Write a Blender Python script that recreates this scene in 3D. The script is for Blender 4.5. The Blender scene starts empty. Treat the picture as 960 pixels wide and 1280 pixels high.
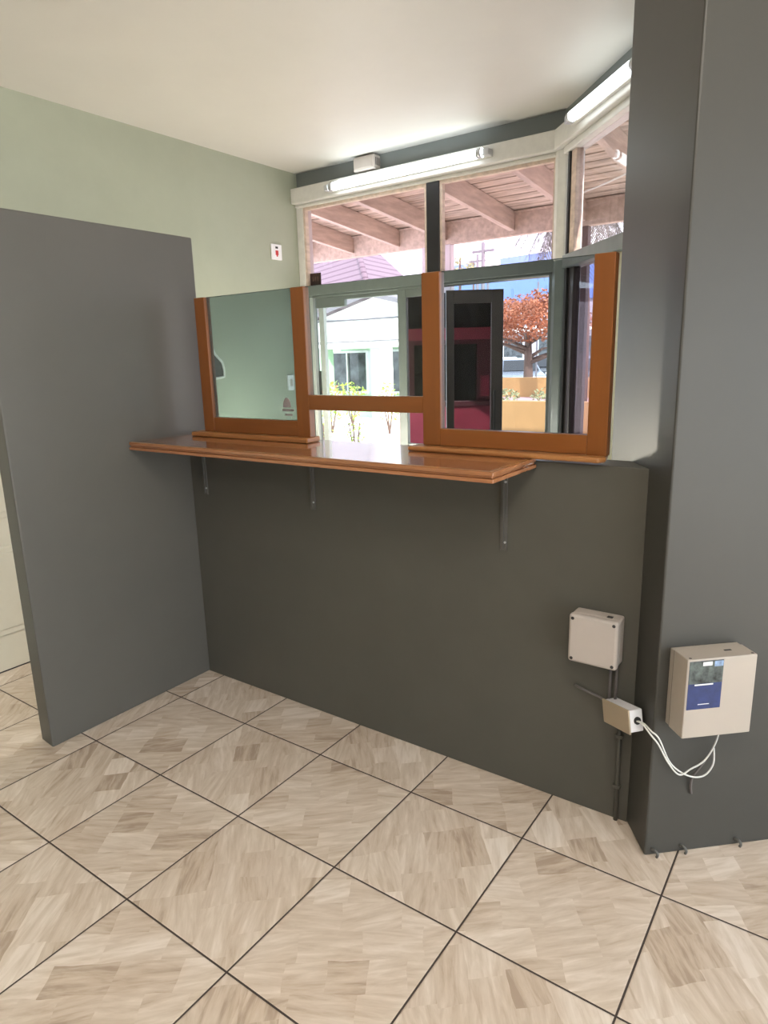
import bpy, bmesh, math, random
from mathutils import Vector, Matrix

# ---------------------------------------------------------------- camera, world, sun, exposure
scene = bpy.context.scene
C = scene.collection
FPX = 832.81
CAM = Vector((2.5164, -1.9821, 1.5))
RT = Vector((0.816671, 0.576504, -0.026295))
UP = Vector((-0.108948, 0.19876, 0.973974))
FW = Vector((-0.566727, 0.792551, -0.225131))
cd = bpy.data.cameras.new('camera')
cam = bpy.data.objects.new('camera', cd)
C.objects.link(cam)
cam.matrix_world = Matrix(((RT.x, UP.x, -FW.x, CAM.x), (RT.y, UP.y, -FW.y, CAM.y), (RT.z, UP.z, -FW.z, CAM.z), (0, 0, 0, 1)))
cd.sensor_fit = 'VERTICAL'
cd.sensor_height = 36.0
cd.lens = FPX / 1280 * 36.0
cd.clip_start = 0.02
cd.clip_end = 400
scene.camera = cam

w = bpy.data.worlds.new('world')
scene.world = w
w.use_nodes = True
bgn = w.node_tree.nodes['Background']
bgn.inputs[0].default_value = (0.80, 0.90, 1.0, 1)
bgn.inputs[1].default_value = 1.5

sl = bpy.data.lights.new('sun', 'SUN')
sl.energy = 2.8
sl.angle = math.radians(0.6)
sl.color = (1.0, 0.95, 0.86)
sun = bpy.data.objects.new('sun', sl)
C.objects.link(sun)
sun.rotation_euler = (math.radians(30), math.radians(46), 0)

vs = scene.view_settings
vs.view_transform = 'Standard'
vs.look = 'None'
vs.gamma = 1.0
vs.exposure = 1.8
vs.use_curve_mapping = False
TUBE = 2.4
ROOM_FILL = 40.0
BOOTH_FILL = 95.0

# ---------------------------------------------------------------- helpers
rnd = random.Random(7)


def at(u, v, axis, val):
    """the point on the photo's line of sight at the world plane axis = val (used for measured distances)"""
    d = RT * ((u - 480) / FPX) - UP * ((v - 640) / FPX) + FW
    return CAM + d * ((val - CAM[axis]) / d[axis])


class MB:
    def __init__(self):
        self.bm = bmesh.new()

    def faces(self, vs_, fs):
        b = [self.bm.verts.new(v) for v in vs_]
        for f in fs:
            try:
                self.bm.faces.new([b[i] for i in f])
            except ValueError:
                pass
        return self

    def box(self, x0, x1, y0, y1, z0, z1):
        v = [(x, y, z) for z in (z0, z1) for x, y in ((x0, y0), (x1, y0), (x1, y1), (x0, y1))]
        return self.faces(v, [(3, 2, 1, 0), (4, 5, 6, 7), (0, 1, 5, 4), (1, 2, 6, 5), (2, 3, 7, 6), (3, 0, 4, 7)])

    def obox(self, o, ax, ay, az, r):
        """box in a turned frame: origin o, unit axes, r = (x0,x1,y0,y1,z0,z1)"""
        o = Vector(o)
        x0, x1, y0, y1, z0, z1 = r
        v = [o + ax * x + ay * y + az * z for z in (z0, z1) for x, y in ((x0, y0), (x1, y0), (x1, y1), (x0, y1))]
        return self.faces(v, [(3, 2, 1, 0), (4, 5, 6, 7), (0, 1, 5, 4), (1, 2, 6, 5), (2, 3, 7, 6), (3, 0, 4, 7)])

    def prism(self, poly, z0, z1):
        n = len(poly)
        v = [(p[0], p[1], z0) for p in poly] + [(p[0], p[1], z1) for p in poly]
        f = [tuple(range(n - 1, -1, -1)), tuple(range(n, 2 * n))] + [(i, (i + 1) % n, n + (i + 1) % n, n + i) for i in range(n)]
        return self.faces(v, f)

    def extrude(self, pts, vec):
        n = len(pts)
        vec = Vector(vec)
        v = [Vector(p) for p in pts] + [Vector(p) + vec for p in pts]
        f = [tuple(range(n - 1, -1, -1)), tuple(range(n, 2 * n))] + [(i, (i + 1) % n, n + (i + 1) % n, n + i) for i in range(n)]
        return self.faces(v, f)

    def tube(self, pts, r, seg=10, cap=True):
        pts = [Vector(p) for p in pts]
        rr = r if isinstance(r, (list, tuple)) else [r] * len(pts)
        rings = []
        up = None
        for i, p in enumerate(pts):
            t = (pts[min(i + 1, len(pts) - 1)] - pts[max(i - 1, 0)]).normalized()
            if up is None:
                up = Vector((0, 0, 1)) if abs(t.z) < .9 else Vector((1, 0, 0))
            a = t.cross(up).normalized()
            b = a.cross(t).normalized()
            up = b
            rings.append([self.bm.verts.new(p + (a * math.cos(k * 2 * math.pi / seg) + b * math.sin(k * 2 * math.pi / seg)) * rr[i]) for k in range(seg)])
        for i in range(len(rings) - 1):
            for k in range(seg):
                f = self.bm.faces.new((rings[i][k], rings[i][(k + 1) % seg], rings[i + 1][(k + 1) % seg], rings[i + 1][k]))
                f.smooth = True
        if cap:
            self.bm.faces.new(rings[0][::-1])
            self.bm.faces.new(rings[-1])
        return self

    def ball(self, c, r, sx=1, sy=1, sz=1, sub=2):
        g = bmesh.ops.create_icosphere(self.bm, subdivisions=sub, radius=r)
        for v in g['verts']:
            v.co = Vector((v.co.x * sx, v.co.y * sy, v.co.z * sz)) + Vector(c)
            for f in v.link_faces:
                f.smooth = True
        return self

    def build(self, name, m, parent=None, bevel=0, seg=2, normals=True):
        if normals:
            bmesh.ops.recalc_face_normals(self.bm, faces=self.bm.faces)
        if parent is not None:
            off = parent.matrix_basis.translation.copy() if parent.parent is None else (parent.parent.location + parent.location)
            for v in self.bm.verts:
                v.co -= off
        me = bpy.data.meshes.new(name)
        self.bm.to_mesh(me)
        self.bm.free()
        o = bpy.data.objects.new(name, me)
        me.materials.append(m)
        C.objects.link(o)
        if parent is not None:
            o.parent = parent
        if bevel:
            b = o.modifiers.new('bevel', 'BEVEL')
            b.width = bevel
            b.segments = seg
            b.limit_method = 'ANGLE'
            b.angle_limit = math.radians(40)
        return o


def tag(o, label=None, cat=None, group=None, kind=None):
    for k, v in (('label', label), ('category', cat), ('group', group), ('kind', kind)):
        if v:
            o[k] = v
    return o


def thing(name, loc, label, cat, group=None):
    o = bpy.data.objects.new(name, None)
    o.empty_display_size = .1
    C.objects.link(o)
    o.location = loc
    return tag(o, label, cat, group)


def frame(name, loc):
    o = bpy.data.objects.new(name, None)
    o.empty_display_size = .1
    C.objects.link(o)
    o.location = loc
    return tag(o, kind='structure')


def struct(name, mb, m, bevel=0):
    return tag(mb.build(name, m, None, bevel), kind='structure')


def copy_tree(o, parent=None):
    c = o.copy()
    C.objects.link(c)
    c.parent = parent
    for ch in list(o.children):
        copy_tree(ch, c)
    return c


# ---------------------------------------------------------------- materials
def mat(name, col, rough=.5, metal=0, spec=.5, var=0.0, vscale=8, stretch=None, bump=0, emit=None, trans=0):
    m = bpy.data.materials.new(name)
    m.use_nodes = True
    nt = m.node_tree
    p = nt.nodes['Principled BSDF']
    p.inputs['Base Color'].default_value = (*col, 1)
    p.inputs['Roughness'].default_value = rough
    p.inputs['Metallic'].default_value = metal
    p.inputs['Specular IOR Level'].default_value = spec
    if emit:
        p.inputs['Emission Color'].default_value = (*emit[0], 1)
        p.inputs['Emission Strength'].default_value = emit[1]
    if var or bump:
        tc = nt.nodes.new('ShaderNodeTexCoord')
        mp = nt.nodes.new('ShaderNodeMapping')
        mp.inputs['Scale'].default_value = stretch or (1, 1, 1)
        nt.links.new(tc.outputs['Object'], mp.inputs[0])
        n = nt.nodes.new('ShaderNodeTexNoise')
        n.inputs['Scale'].default_value = vscale
        n.inputs['Detail'].default_value = 5
        n.inputs['Roughness'].default_value = .6
        nt.links.new(mp.outputs[0], n.inputs['Vector'])
        if var:
            r = nt.nodes.new('ShaderNodeValToRGB')
            r.color_ramp.elements[0].position = .3
            r.color_ramp.elements[1].position = .7
            r.color_ramp.elements[0].color = (*[c * (1 - var) for c in col], 1)
            r.color_ramp.elements[1].color = (*[min(1, c * (1 + var)) for c in col], 1)
            nt.links.new(n.outputs['Fac'], r.inputs[0])
            nt.links.new(r.outputs[0], p.inputs['Base Color'])
        if bump:
            b = nt.nodes.new('ShaderNodeBump')
            b.inputs['Strength'].default_value = bump
            b.inputs['Distance'].default_value = .01
            nt.links.new(n.outputs['Fac'], b.inputs['Height'])
            nt.links.new(b.outputs[0], p.inputs['Normal'])
    return m


def glass(name, tint, ior=1.45, rough=0.0, film=0.0):
    """thin pane: what lies behind shows through the tint, with the reflection of a pane on top"""
    m = bpy.data.materials.new(name)
    m.use_nodes = True
    nt = m.node_tree
    nt.nodes.clear()
    out = nt.nodes.new('ShaderNodeOutputMaterial')
    tr = nt.nodes.new('ShaderNodeBsdfTransparent')
    tr.inputs[0].default_value = (*[t ** .5 for t in tint], 1)
    gl = nt.nodes.new('ShaderNodeBsdfGlossy')
    gl.inputs['Roughness'].default_value = rough
    fr = nt.nodes.new('ShaderNodeFresnel')
    fr.inputs[0].default_value = ior
    # fresnel of the outer face for both sides of the sheet
    geo = nt.nodes.new('ShaderNodeNewGeometry')
    mixv = nt.nodes.new('ShaderNodeMath')
    mixv.operation = 'SUBTRACT'
    mixv.inputs[0].default_value = 1.0
    nt.links.new(geo.outputs['Backfacing'], mixv.inputs[1])
    mul = nt.nodes.new('ShaderNodeMath')
    mul.operation = 'MULTIPLY'
    nt.links.new(fr.outputs[0], mul.inputs[0])
    nt.links.new(mixv.outputs[0], mul.inputs[1])
    mx = nt.nodes.new('ShaderNodeMixShader')
    nt.links.new(mul.outputs[0], mx.inputs[0])
    nt.links.new(tr.outputs[0], mx.inputs[1])
    nt.links.new(gl.outputs[0], mx.inputs[2])
    last = mx
    if film:
        df = nt.nodes.new('ShaderNodeBsdfDiffuse')
        df.inputs[0].default_value = (.8, .85, .82, 1)
        m2 = nt.nodes.new('ShaderNodeMixShader')
        m2.inputs[0].default_value = film
        nt.links.new(mx.outputs[0], m2.inputs[1])
        nt.links.new(df.outputs[0], m2.inputs[2])
        last = m2
    nt.links.new(last.outputs[0], out.inputs[0])
    return m


def wood(name, c1, c2, rough=.3, axis=0, scale=3.0, coat=0.0):
    m = bpy.data.materials.new(name)
    m.use_nodes = True
    nt = m.node_tree
    p = nt.nodes['Principled BSDF']
    p.inputs['Roughness'].default_value = rough
    p.inputs['Coat Weight'].default_value = coat
    p.inputs['Coat Roughness'].default_value = .06
    tc = nt.nodes.new('ShaderNodeTexCoord')
    mp = nt.nodes.new('ShaderNodeMapping')
    s = [14, 14, 14]
    s[axis] = 1.0
    mp.inputs['Scale'].default_value = s
    nt.links.new(tc.outputs['Object'], mp.inputs[0])
    n = nt.nodes.new('ShaderNodeTexNoise')
    n.inputs['Scale'].default_value = scale
    n.inputs['Detail'].default_value = 6
    n.inputs['Distortion'].default_value = .6
    nt.links.new(mp.outputs[0], n.inputs['Vector'])
    r = nt.nodes.new('ShaderNodeValToRGB')
    r.color_ramp.elements[0].position = .3
    r.color_ramp.elements[1].position = .72
    r.color_ramp.elements[0].color = (*c1, 1)
    r.color_ramp.elements[1].color = (*c2, 1)
    nt.links.new(n.outputs['Fac'], r.inputs[0])
    nt.links.new(r.outputs[0], p.inputs['Base Color'])
    b = nt.nodes.new('ShaderNodeBump')
    b.inputs['Strength'].default_value = .06
    b.inputs['Distance'].default_value = .004
    nt.links.new(n.outputs['Fac'], b.inputs['Height'])
    nt.links.new(b.outputs[0], p.inputs['Normal'])
    return m


class NT:
    """small expression builder for the tile material"""
    def __init__(self, nt):
        self.nt = nt

    def m(self, op, a, b=None, c=None):
        n = self.nt.nodes.new('ShaderNodeMath')
        n.operation = op
        for i, v in enumerate((a, b, c)):
            if v is None:
                continue
            if isinstance(v, (int, float)):
                n.inputs[i].default_value = v
            else:
                self.nt.links.new(v, n.inputs[i])
        return n.outputs[0]

    def xyz(self, x, y, z=0.0):
        n = self.nt.nodes.new('ShaderNodeCombineXYZ')
        for i, v in enumerate((x, y, z)):
            if isinstance(v, (int, float)):
                n.inputs[i].default_value = v
            else:
                self.nt.links.new(v, n.inputs[i])
        return n.outputs[0]


TX, TY, OX, OY, GROUT = 0.4211, 0.4275, 0.523, -1.109, 0.0026
PRINT = math.radians(38)


def tile_material():
    m = bpy.data.materials.new('floor_tile')
    m.use_nodes = True
    nt = m.node_tree
    p = nt.nodes['Principled BSDF']
    e = NT(nt)
    tc = nt.nodes.new('ShaderNodeTexCoord')
    sx = nt.nodes.new('ShaderNodeSeparateXYZ')
    nt.links.new(tc.outputs['Object'], sx.inputs[0])
    u = e.m('DIVIDE', e.m('SUBTRACT', sx.outputs[0], OX), TX)
    v = e.m('DIVIDE', e.m('SUBTRACT', sx.outputs[1], OY), TY)
    iu, iv = e.m('FLOOR', u), e.m('FLOOR', v)
    fu, fv = e.m('SUBTRACT', u, iu), e.m('SUBTRACT', v, iv)
    wn = nt.nodes.new('ShaderNodeTexWhiteNoise')
    wn.noise_dimensions = '2D'
    nt.links.new(e.xyz(iu, iv), wn.inputs['Vector'])
    # the print lies askew on the tile and turns a quarter from one tile to the next
    par = e.m('MODULO', e.m('ADD', e.m('ADD', iu, iv), 100.0), 2.0)
    seed = e.m('MULTIPLY', wn.outputs['Value'], 37.0)
    x0, y0 = e.m('SUBTRACT', fu, .5), e.m('SUBTRACT', fv, .5)
    ca, sa = math.cos(PRINT), math.sin(PRINT)
    ra = e.m('ADD', e.m('MULTIPLY', x0, ca), e.m('MULTIPLY', y0, sa))
    rb_ = e.m('SUBTRACT', e.m('MULTIPLY', y0, ca), e.m('MULTIPLY', x0, sa))
    npar = e.m('SUBTRACT', 1.0, par)
    a = e.m('ADD', e.m('MULTIPLY', ra, npar), e.m('MULTIPLY', rb_, par))
    b = e.m('ADD', e.m('MULTIPLY', rb_, npar), e.m('MULTIPLY', ra, par))
    # patches
    base = e.xyz(a, b, 0.0)
    nz = nt.nodes.new('ShaderNodeTexNoise')
    nz.inputs['Scale'].default_value = 3.0
    nt.links.new(e.xyz(a, b, seed), nz.inputs['Vector'])
    dist = nt.nodes.new('ShaderNodeVectorMath')
    dist.operation = 'SCALE'
    dist.inputs['Scale'].default_value = .07
    sub = nt.nodes.new('ShaderNodeVectorMath')
    sub.operation = 'SUBTRACT'
    sub.inputs[1].default_value = (.5, .5, .5)
    nt.links.new(nz.outputs['Color'], sub.inputs[0])
    nt.links.new(sub.outputs[0], dist.inputs[0])
    add = nt.nodes.new('ShaderNodeVectorMath')
    nt.links.new(base, add.inputs[0])
    nt.links.new(dist.outputs[0], add.inputs[1])
    mp = nt.nodes.new('ShaderNodeMapping')
    mp.inputs['Scale'].default_value = (2.9, 4.6, 0)
    mp.inputs['Rotation'].default_value = (0, 0, .05)
    nt.links.new(add.outputs[0], mp.inputs[0])
    off = nt.nodes.new('ShaderNodeVectorMath')
    nt.links.new(mp.outputs[0], off.inputs[0])
    nt.links.new(e.xyz(seed, e.m('MULTIPLY', seed, 1.7)), off.inputs[1])
    bk = nt.nodes.new('ShaderNodeTexBrick')
    bk.offset = .37
    bk.offset_frequency = 2
    bk.squash = .62
    bk.squash_frequency = 3
    bk.inputs['Scale'].default_value = 1.0
    bk.inputs['Mortar Size'].default_value = 0.0
    bk.inputs['Brick Width'].default_value = 1.15
    bk.inputs['Row Height'].default_value = 1.0
    bk.inputs['Color1'].default_value = (0, 0, 0, 1)
    bk.inputs['Color2'].default_value = (1, 1, 1, 1)
    nt.links.new(off.outputs[0], bk.inputs['Vector'])
    w2n = nt.nodes.new('ShaderNodeTexWhiteNoise')
    w2n.noise_dimensions = '1D'
    nt.links.new(bk.outputs['Color'], w2n.inputs['W'])
    sc = nt.nodes.new('ShaderNodeSeparateColor')
    nt.links.new(w2n.outputs['Color'], sc.inputs[0])
    # streaks along the tile, leaning a little from patch to patch
    ang = e.m('MULTIPLY', e.m('SUBTRACT', sc.outputs[1], .5), .45)
    st = e.m('ADD', b, e.m('MULTIPLY', a, ang))
    n2 = nt.nodes.new('ShaderNodeTexNoise')
    n2.inputs['Scale'].default_value = 1.0
    n2.inputs['Detail'].default_value = 4
    n2.inputs['Roughness'].default_value = .62
    n2.inputs['Distortion'].default_value = .35
    nt.links.new(e.xyz(e.m('MULTIPLY', a, 3.0), e.m('MULTIPLY', st, 19.0), e.m('ADD', seed, e.m('MULTIPLY', sc.outputs[2], 9.0))), n2.inputs['Vector'])
    pc = e.m('SUBTRACT', e.m('MULTIPLY', sc.outputs[0], 2.0), 1.0)
    val = e.m('ADD', e.m('MULTIPLY', e.m('POWER', e.m('ABSOLUTE', pc), 2.2), e.m('MULTIPLY', e.m('SIGN', pc), .2)), e.m('ADD', e.m('MULTIPLY', e.m('SUBTRACT', n2.outputs['Fac'], .5), .95), .55))
    cr = nt.nodes.new('ShaderNodeValToRGB')
    cr.color_ramp.elements[0].position = .28
    cr.color_ramp.elements[0].color = (.43, .335, .255, 1)
    cr.color_ramp.elements[1].position = .82
    cr.color_ramp.elements[1].color = (.78, .695, .61, 1)
    k = cr.color_ramp.elements.new(.42)
    k.color = (.56, .46, .365, 1)
    k = cr.color_ramp.elements.new(.62)
    k.color = (.66, .565, .47, 1)
    nt.links.new(val, cr.inputs[0])
    # grout
    gu = e.m('MULTIPLY', e.m('MINIMUM', fu, e.m('SUBTRACT', 1.0, fu)), TX)
    gv = e.m('MULTIPLY', e.m('MINIMUM', fv, e.m('SUBTRACT', 1.0, fv)), TY)
    g = e.m('MINIMUM', gu, gv)
    isg = e.m('LESS_THAN', g, GROUT)
    edge = nt.nodes.new('ShaderNodeMapRange')
    edge.inputs['From Min'].default_value = GROUT
    edge.inputs['From Max'].default_value = GROUT + .003
    nt.links.new(g, edge.inputs[0])
    mx = nt.nodes.new('ShaderNodeMix')
    mx.data_type = 'RGBA'
    nt.links.new(isg, mx.inputs[0])
    nt.links.new(cr.outputs[0], mx.inputs[6])
    mx.inputs[7].default_value = (.05, .035, .028, 1)
    nt.links.new(mx.outputs[2], p.inputs['Base Color'])
    rr = e.m('ADD', .24, e.m('MULTIPLY', isg, .6))
    nt.links.new(rr, p.inputs['Roughness'])
    p.inputs['Specular IOR Level'].default_value = .5
    bp = nt.nodes.new('ShaderNodeBump')
    bp.inputs['Strength'].default_value = .5
    bp.inputs['Distance'].default_value = .002
    nt.links.new(edge.outputs[0], bp.inputs['Height'])
    nt.links.new(bp.outputs[0], p.inputs['Normal'])
    return m


def stripe_mat(name, c1, c2, pitch, axis=2, duty=.18, rough=.6):
    m = bpy.data.materials.new(name)
    m.use_nodes = True
    nt = m.node_tree
    p = nt.nodes['Principled BSDF']
    p.inputs['Roughness'].default_value = rough
    e = NT(nt)
    tc = nt.nodes.new('ShaderNodeTexCoord')
    sx = nt.nodes.new('ShaderNodeSeparateXYZ')
    nt.links.new(tc.outputs['Object'], sx.inputs[0])
    t = e.m('FRACT', e.m('ADD', e.m('DIVIDE', sx.outputs[axis], pitch), 50.0))
    s = e.m('LESS_THAN', t, duty)
    mx = nt.nodes.new('ShaderNodeMix')
    mx.data_type = 'RGBA'
    nt.links.new(s, mx.inputs[0])
    mx.inputs[6].default_value = (*c1, 1)
    mx.inputs[7].default_value = (*c2, 1)
    nt.links.new(mx.outputs[2], p.inputs['Base Color'])
    return m


M = dict(
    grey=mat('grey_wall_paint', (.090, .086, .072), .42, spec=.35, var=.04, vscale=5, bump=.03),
    band=mat('band_paint', (.17, .185, .18), .42, spec=.35, var=.03, vscale=5),
    partition=mat('partition_paint', (.110, .106, .094), .42, spec=.35, var=.03, vscale=5, bump=.03),
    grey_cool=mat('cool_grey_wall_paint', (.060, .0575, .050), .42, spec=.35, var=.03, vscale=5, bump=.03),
    booth=mat('booth_wall_paint', (.36, .385, .30), .5, spec=.3, var=.04, vscale=4, bump=.03),
    ceil=mat('ceiling_paint', (.63, .61, .57), .5, spec=.3, var=.02, vscale=3),
    white=mat('white_frame_paint', (.62, .61, .57), .4, var=.06, vscale=20),
    alu=mat('grey_green_aluminium', (.175, .20, .19), .4, metal=.1, var=.08, vscale=14),
    lightalu=mat('pale_aluminium', (.48, .52, .51), .35, metal=.2, var=.06, vscale=14),
    cream=mat('cream_frame_paint', (.80, .72, .46), .45, var=.04),
    black=mat('black_frame', (.018, .017, .02), .35, var=.2, vscale=10),
    darkframe=mat('dark_bronze_frame', (.055, .045, .042), .35, metal=.2, var=.15),
    orange=wood('orange_varnished_wood', (.205, .068, .0145), (.235, .080, .018), .3, 2, 2.2),
    orange_x=wood('orange_varnished_rail', (.205, .068, .0145), (.24, .083, .019), .3, 0, 2.2),
    counter=wood('varnished_counter_wood', (.31, .120, .046), (.43, .19, .085), .22, 0, 1.8, coat=1.0),
    cleat=wood('pale_varnished_wood', (.29, .115, .033), (.40, .18, .06), .3, 0, 2.0),
    bracket=mat('painted_bracket', (.115, .11, .10), .4, metal=.2, var=.1),
    plastic=mat('white_plastic', (.46, .41, .37), .4, var=.03, vscale=6),
    plastic2=mat('ivory_plastic', (.43, .35, .25), .45, var=.04, vscale=6),
    beige=mat('beige_enamel', (.42, .37, .315), .4, var=.03, vscale=6),
    dark=mat('dark_rubber', (.02, .02, .02), .6, var=.2),
    cable=mat('white_cable', (.75, .74, .70), .4, var=.03),
    conduit=mat('grey_conduit', (.12, .105, .10), .5, var=.1),
    tube=mat('lit_tube', (1, 1, 1), .3, emit=((.86, .95, 1.0), TUBE)),
    tube_dim=mat('lit_tube_short', (1, 1, 1), .3, emit=((.86, .95, 1.0), TUBE * .45)),
    booth_fill=mat('lit_fill_globe', (1, 1, 1), .3, emit=((1.0, .93, .80), BOOTH_FILL)),
    room_fill_tube=mat('lit_fill_tube', (1, 1, 1), .3, emit=((1.0, .93, .85), ROOM_FILL)),
    chrome=mat('tube_holder', (.55, .56, .58), .3, metal=.6, var=.05),
    pane=glass('pink_tinted_glass', (.86, .70, .76)),
    pane_side=glass('clear_tinted_glass', (.80, .70, .72)),
    pane_dark=glass('dark_tinted_glass', (.42, .34, .36)),
    acr_clear=glass('clear_screen_sheet', (.80, .85, .83)),
    acr_green=glass('green_screen_sheet', (.29, .375, .385), film=.04),
    acr_tint=glass('smoked_screen_sheet', (.58, .62, .66)),
    edge=mat('sheet_edge', (.05, .07, .065), .3, var=.1),
    blue=mat('navy_label', (.02, .035, .13), .35, var=.25, vscale=40),
    photo=mat('dark_photo_print', (.06, .075, .07), .35, var=.95, vscale=45),
    print_white=mat('white_print', (.8, .8, .82), .5, var=.02),
    sky_print=mat('pale_blue_print', (.25, .36, .55), .5, var=.4, vscale=60),
    red=mat('red_print', (.55, .03, .03), .5, var=.05),
    brown_sign=mat('dark_brown_sign', (.035, .016, .012), .5, var=.5, vscale=60),
    sheet_reflection=mat('brown_reflection', (.27, .24, .24), .5, var=.2, vscale=30),  # colour of the reflection drawn on the left sheet
    door=mat('cream_door_paint', (.70, .68, .58), .4, var=.03),
    timber=mat('weathered_pink_timber', (.58, .46, .38), .75, var=.22, vscale=4, stretch=(6, 1, 6), bump=.1),
    board=mat('weathered_roof_board', (.56, .45, .36), .8, var=.45, vscale=3, stretch=(1, 9, 9), bump=.1),
    post=mat('pale_post_paint', (.68, .62, .66), .5, var=.06),
    brownpost=mat('brown_post_timber', (.10, .07, .07), .7, var=.2, vscale=8),
    ground=mat('pale_pavement', (.80, .77, .71), .8, var=.08, vscale=1.2),
    lawn=mat('lawn', (.16, .30, .07), .9, var=.3, vscale=6),
    asphalt=mat('asphalt', (.20, .19, .20), .9, var=.15, vscale=2),
    yellow=mat('ochre_wall_paint', (.40, .22, .085), .7, var=.08, vscale=2),
    pinkpave=mat('pink_paving', (.42, .26, .26), .8, var=.12, vscale=4),
    maroon=mat('maroon_paint', (.24, .030, .055), .4, var=.08, vscale=5),
    maroon_dark=mat('dark_maroon_paint', (.07, .015, .022), .4, var=.1),
    blackglass=mat('black_glass', (.012, .011, .013), .08, var=.2),
    darkglass=mat('dark_window_glass', (.05, .055, .06), .1, var=.9, vscale=3),
    gable=mat('white_render', (.88, .87, .84), .7, var=.03, vscale=3),
    mint=mat('mint_green_paint', (.33, .50, .34), .6, var=.04),
    roof=stripe_mat('pale_ribbed_roof', (.125, .098, .122), (.06, .036, .055), .20, 2, .26),
    bluewall=mat('blue_cladding', (.12, .19, .42), .5, var=.04, vscale=1),
    dome=mat('white_canvas', (.85, .85, .83), .6, var=.03),
    bark=mat('brown_bark', (.13, .08, .065), .9, var=.3, vscale=6, stretch=(1, 1, .2)),
    leaf_red=mat('rust_red_leaf', (.36, .12, .06), .7, var=.5, vscale=1.5),
    leaf_palm=mat('dusty_palm_leaf', (.08, .075, .07), .6, var=.3, vscale=3),
    leaf_green=mat('bright_green_leaf', (.25, .34, .05), .6, var=.35, vscale=6),
    leaf_olive=mat('olive_leaf', (.27, .28, .15), .7, var=.35, vscale=3),
    flower=mat('orange_flower', (.75, .16, .05), .6, var=.3, vscale=9),
    car_grey=mat('blue_grey_car_paint', (.20, .22, .27), .25, metal=.4, var=.03),
    car_dark=mat('dark_car_paint', (.05, .052, .06), .25, metal=.3, var=.05),
    car_white=mat('white_car_paint', (.5, .5, .5), .25, var=.02),
    tyre=mat('tyre_rubber', (.02, .02, .02), .8, var=.2),
    lamp=mat('headlamp_glass', (.85, .85, .85), .15, var=.02),
    lowwall=mat('pale_lilac_render', (.34, .31, .34), .7, var=.08, vscale=1),
    pole=mat('grey_pole_paint', (.13, .12, .14), .6, var=.1),
)

# ---------------------------------------------------------------- plan of the place
ZC = 2.762                       # ceiling
YW = 1.81                        # window wall, inner face
XG = -0.87                       # booth wall
A2 = Vector((2.127, -.123, 0))   # pillar edge nearest the camera
RD = Vector((.731, .682, 0)).normalized()
RN = Vector((RD.y, -RD.x, 0))    # out of the pillar towards the room
B2 = Vector((1.847, .280, 0))
LD = (B2 - A2).normalized()
LN = Vector((-LD.y, LD.x, 0))
LN = LN if LN.x < 0 else -LN     # out of the pillar towards the booth
W0 = Vector((1.066, 1.78, 0))    # second window: start and direction
WD = Vector((.68, -.73, 0)).normalized()
WN = Vector((-WD.y, WD.x, 0))    # outwards
WLEN = 1.60
UZ = Vector((0, 0, 1))
UX = Vector((1, 0, 0))
UY = Vector((0, 1, 0))
WE = W0 + WD * WLEN

room = [(-1.02, -5.5), (6.3, -5.5), (6.3, 3.75), (WE.x + .15, WE.y + .1), (WE.x + .05, WE.y + .05), (1.10, 1.86), (-1.02, 1.86)]
fl = MB().prism([(x, y) for x, y in room], -.12, 0)
struct('floor', fl, tile_material())
struct('ceiling', MB().prism(room, ZC, ZC + .12), M['ceil'])

# walls
cw = [(0, 0), (0, 1.145), (1.664, 1.145), (1.664, 1.170), (2.041, 1.170), (2.041, 0)]
cwb = [(x if x < 2 else 1.958, z) for x, z in cw]
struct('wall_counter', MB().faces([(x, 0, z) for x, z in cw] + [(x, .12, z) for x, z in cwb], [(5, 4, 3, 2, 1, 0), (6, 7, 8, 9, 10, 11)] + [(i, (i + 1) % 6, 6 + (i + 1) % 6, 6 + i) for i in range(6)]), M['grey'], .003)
struct('wall_back', MB().box(-1.02, 6.3, -5.62, -5.5, 0, ZC), M['grey_cool'])
struct('wall_partition', MB().prism([(0, -.808), (0, .12), (-.1, .12), (-.1, -.800)], 0, 2.045), M['partition'], .006)
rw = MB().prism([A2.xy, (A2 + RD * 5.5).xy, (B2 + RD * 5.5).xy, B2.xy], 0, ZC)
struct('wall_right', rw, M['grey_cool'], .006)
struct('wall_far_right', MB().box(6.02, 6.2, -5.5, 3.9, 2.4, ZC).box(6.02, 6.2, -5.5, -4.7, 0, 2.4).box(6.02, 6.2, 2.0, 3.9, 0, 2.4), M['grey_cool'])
DY0, DY1, DZ = -1.10, -.25, 2.02
struct('wall_booth', MB().box(XG - .12, XG, DY1, YW + .05, 0, ZC).box(XG - .12, XG, -5.5, DY0, 0, ZC).box(XG - .12, XG, DY0, DY1, DZ, ZC), M['booth'])
# window wall: band under the ceiling and the dwarf wall under the sill, with the slanted bay
def bay(z0, z1, t=.12):
    p = [(-.87, YW), (1.066, YW), WE.xy, (WE + WN * t).xy, (1.066 + .05, YW + t), (-.87, YW + t)]
    return MB().prism(p, z0, z1)
struct('wall_window_band', bay(2.655, ZC), M['band'])
struct('wall_window_sill', bay(0, .86), M['booth'])

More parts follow.
